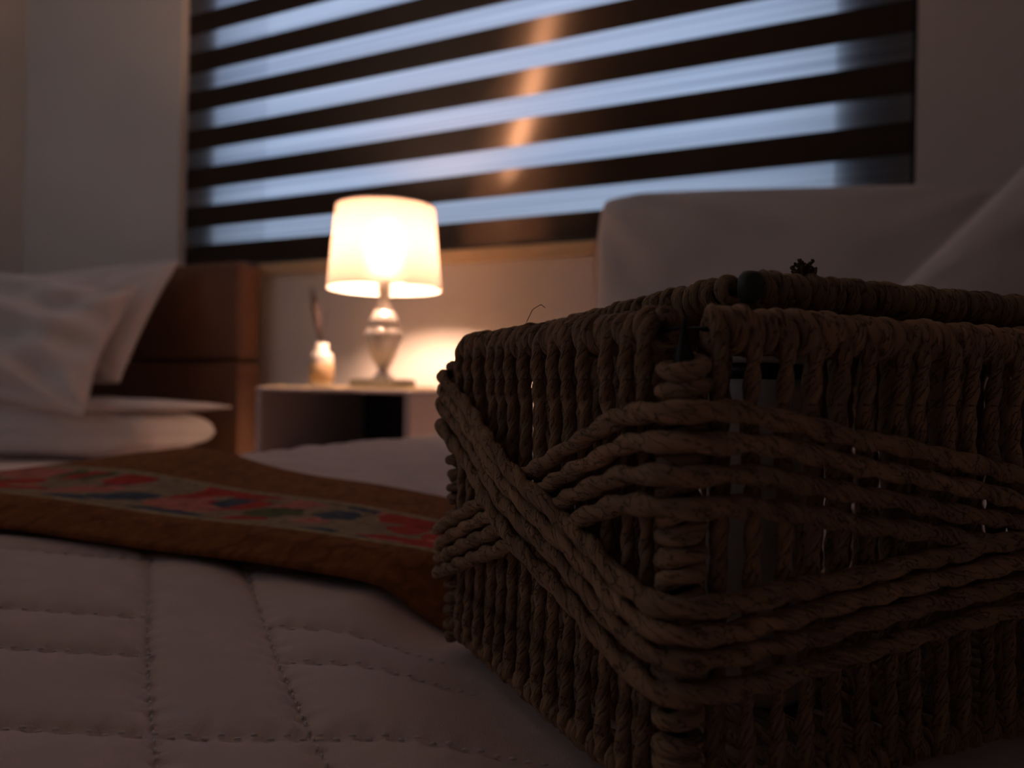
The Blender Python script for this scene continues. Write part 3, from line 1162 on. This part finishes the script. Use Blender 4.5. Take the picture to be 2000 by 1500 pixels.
for k, (a_, b_, t, L) in enumerate(sides):
    cnt = int(round((L - .02) / .0112))
    for i in range(cnt + 1):
        s = .010 + (L - .020) * i / cnt + random.uniform(-.0010, .0010)
        o = bpy.data.objects.new('upright_cord', up[(kk * 5 + i) % 6])
        kk += 1
        COL.objects.link(o)
        o.parent = bas
        o.location = (a_[0] + t[0] * s, a_[1] + t[1] * s, 0)
        o.rotation_euler = (0, random.uniform(-.012, .012), math.atan2(t[1], t[0]))
# inner returning cords, between the outer ones
paths = []
paths_far = []
for k, (a_, b_, t, L) in enumerate(sides):
    cnt = int(round((L - .02) / .0112))
    nrm = np.array([-t[1], t[0]])
    for i in range(cnt):
        if (k == 0 and i in (1, 2)) or random.random() < .03:
            continue
        s = .010 + (L - .020) * (i + .5) / cnt + random.uniform(-.0012, .0012)
        c = a_ + t * s + nrm * .0042
        zz = np.linspace(.012, HB - .001, 16)
        jx = np.interp(zz, np.linspace(0, .14, 5), np.random.RandomState(i + 40 * k).uniform(-1, 1, 5) * .0010)
        (paths if k in (0, 3) else paths_far).append(np.stack([c[0] + t[0] * jx, c[1] + t[1] * jx, zz], 1))
ic2 = ropes_joined('inner_cords', paths_far, RR * 1.5, MT['rope'], bas, pitch=.023, step=.0022, seg=10)
ic2['kind'] = 'stuff'
ic = ropes_joined('inner_cords', paths, RR * 1.05, MT['rope'], bas, pitch=.023, step=.0022, seg=10)
ic['kind'] = 'stuff'
# woven bottom
paths = []
for i in range(26):
    x = .008 + (LX - .016) * i / 25
    paths.append([(x, .004, .0035), (x, LY / 2, .0030 + .0006 * (i % 2)), (x, LY - .004, .0035)])
bp_ = ropes_joined('base_cords', paths, RR * .95, MT['rope'], bas, pitch=.024, step=.004, seg=10)
bp_['kind'] = 'stuff'


# diagonal bands
def band_path(zf, zn, zr, off_l, off_r, bump_l, bump_r, seed):
    """zf far-left corner, zn near corner, zr far-right corner; s unfolded"""
    rs = np.random.RandomState(seed)
    pts_ = []
    o0 = 0.0102
    sm = .016
    def zz(s):
        # smooth V at the near corner
        gl_ = (zf - zn) / LY
        gr_ = (zr - zn) / LX
        if s < -sm:
            return zn + gl_ * (-s - sm * .35)
        if s > sm:
            return zn + gr_ * (s - sm * .35)
        f = (s + sm) / (2 * sm)
        a = gl_ * (sm * .65) * (1 - f) ** 2
        b = gr_ * (sm * .65) * f ** 2
        return zn + a + b
    S = np.arange(-LY, LX + 1e-6, .002)
    wob = np.interp(S, np.linspace(-LY, LX, 40), rs.uniform(-1, 1, 40) * .0006)
    def ofs(s):
        o = .0094
        if s < 0:
            o += bump_l * math.exp(-((s + LY * .5) / .034) ** 2)
        else:
            o += bump_r * math.exp(-((s - LX * .5) / .045) ** 2)
        return o
    # start round the far left post
    for a in np.linspace(math.pi * .45, 0, 5):
        pts_.append((-o0 * math.cos(a), LY + o0 * math.sin(a), zf))
    for s, wv in zip(S, wob):
        if s < -.003:
            pts_.append((-ofs(s), -s, zz(s) + wv))
    for a in np.linspace(0.15, math.pi / 2 - .15, 7):
        pts_.append((-o0 * 1.02 * math.cos(a), -o0 * 1.02 * math.sin(a), zz(0)))
    for s, wv in zip(S, wob):
        if s > .003:
            pts_.append((s, -ofs(s), zz(s) + wv))
    for a in np.linspace(0, math.pi * .45, 5):
        pts_.append((LX + o0 * math.sin(a), -o0 * math.cos(a), zr))
    P, _ = resample(np.array(pts_), .0018)
    return smooth_path(P, 5)


zB = [(.0500, .1130, .0560), (.0430, .1050, .0485), (.0360, .0965, .0415), (.0295, .0880, .0350)]
zA = [(.1215, .0600, .0880), (.1150, .0530, .0805), (.1085, .0463, .0735), (.0985, .0375, .0660)]
for k, (a, b, c) in enumerate(zB):
    rope('diagonal_cord', band_path(a, b, c, 0, 0, 0, 0, 200 + k), .0033, MT['rope'], bas, pitch=.033, step=.0011, seg=16, phase=k * .9, rough=.08, seed=60 + k)
for k, (a, b, c) in enumerate(zA):
    rope('diagonal_cord', band_path(a, b, c, 0, 0, .0056, .0056, 210 + k), .0033, MT['rope'], bas, pitch=.033, step=.0011, seg=16, phase=k * .7 + .4, rough=.08, seed=80 + k)

# ------------------------------------------------------------------ lid
lx0, lx1, ly0, ly1 = .0345, LX - .002, .006, LY - .012
LZ = .0148 + HB
lid = thing('basket_lid', 'cord-wrapped lid frame resting on top of the woven basket', 'lid', (BX, BYY, Z + BZ), rot=BANG)
lid.rotation_euler = (-0.055, 0, BANG)
lc = [(lx0, ly0), (lx1, ly0), (lx1, ly1), (lx0, ly1)]
for k in range(4):
    a_, b_ = np.array(lc[k]), np.array(lc[(k + 1) % 4])
    t = (b_ - a_) / np.linalg.norm(b_ - a_)
    tube('lid_wire', [(*a_, LZ), (*b_, LZ)], .0024, MT['wire'], lid, seg=8, step=.02)
    g = .0046 if k in (0, 3) else .003
    rope('lid_wrap', helix((*(a_ + t * g), LZ), (*(b_ - t * g), LZ), .0040, .0058, ph=k * 2, seed=90 + k, jit=.08), .0027, MT['rope_dark'], lid, pitch=.03, step=.0012, seg=12, seed=29 + k)
# dark plug closing the tube end at the near corner
pl = lathe('plug', [(.0001, -.0052), (.0022, -.0048), (.0034, -.003), (.0038, 0), (.0036, .003), (.0026, .0046), (.0001, .0050)], 24, MT['plug'], lid)
pl.location = (lx0 - .0008, ly0 - .0016, LZ + .0003)
pl.rotation_euler = (math.radians(8), 0, 0)
ncord = 26
for i in range(ncord):
    x = lx0 + .011 + (lx1 - lx0 - .022) * i / (ncord - 1)
    rope('lid_cord', [(x, ly0 + .004, LZ + .002), (x + .001, (ly0 + ly1) / 2, LZ + .001), (x, ly1 - .004, LZ + .002)], .0050 if False else .0048, MT['rope_dark'], lid, pitch=.03, step=.004, seg=10, seed=i)
# frayed tuft on the lid edge
Vt = []
tf = bpy.data.objects.new('frayed_tuft', None)
bpy.data.objects.remove(tf)
T0 = np.array([lx0 + .0235, ly0 + .001, LZ + .0062])
paths = []
rs = np.random.RandomState(5)
tufts = []
for i in range(140):
    d = rs.normal(0, 1, 3); d[2] = abs(d[2]) * 1.1 + .3
    d /= np.linalg.norm(d)
    e = rs.normal(0, 1, 3) * .0010
    p0 = T0 + rs.normal(0, .0011, 3)
    P = np.array([p0, p0 + d * .0012 + e, p0 + d * .0024 + e * .3])
    tufts.append(P)
Vs, Qs = [], []
b = 0
for P in tufts:
    P, _ = resample(P, .0006)
    T, N, B = frames(P)
    thh = np.linspace(0, 2 * np.pi, 5, endpoint=False)
    V = P[:, None, :] + .00042 * (np.cos(thh)[None, :, None] * N[:, None, :] + np.sin(thh)[None, :, None] * B[:, None, :])
    Q = grid_faces(len(P), 5, wrap=True) + b
    b += len(P) * 5
    Vs.append(V.reshape(-1, 3)); Qs.append(Q)
tu = link('frayed_tuft', mesh_np('frayed_tuft', np.vstack(Vs), np.vstack(Qs)), MT['rope_dark'], lid)
tu['kind'] = 'stuff'
tube('loose_fibre', [(.0005, .100, HB + .0075), (.000, .093, HB + .0125), (-.001, .084, HB + .0135), (-.002, .078, HB + .0115)], .00014, MT['rope'], bas, seg=5, step=.002)

# ------------------------------------------------------------------ small jar inside the basket
def bl2w(x, y, z_):
    p = BV * x + BU * y
    return (BX + p.x, BYY + p.y, Z + BZ + z_)


jar = thing('jar', 'small white jar with dark collar glimpsed through cords inside the basket', 'jar', bl2w(.072, .050, .0072))
lathe('body', [(.0001, 0), (.0165, 0), (.018, .003), (.018, .108), (.015, .114), (.0001, .114)], 36, MT['white'], jar)
lathe('collar', [(.0001, .1142), (.0150, .1142), (.0150, .1195), (.0001, .1195)], 36, MT['collar'], jar)
lathe('cap_rim', [(.0001, .1197), (.0165, .1197), (.0165, .1220), (.0001, .1220)], 36, MT['white'], jar)
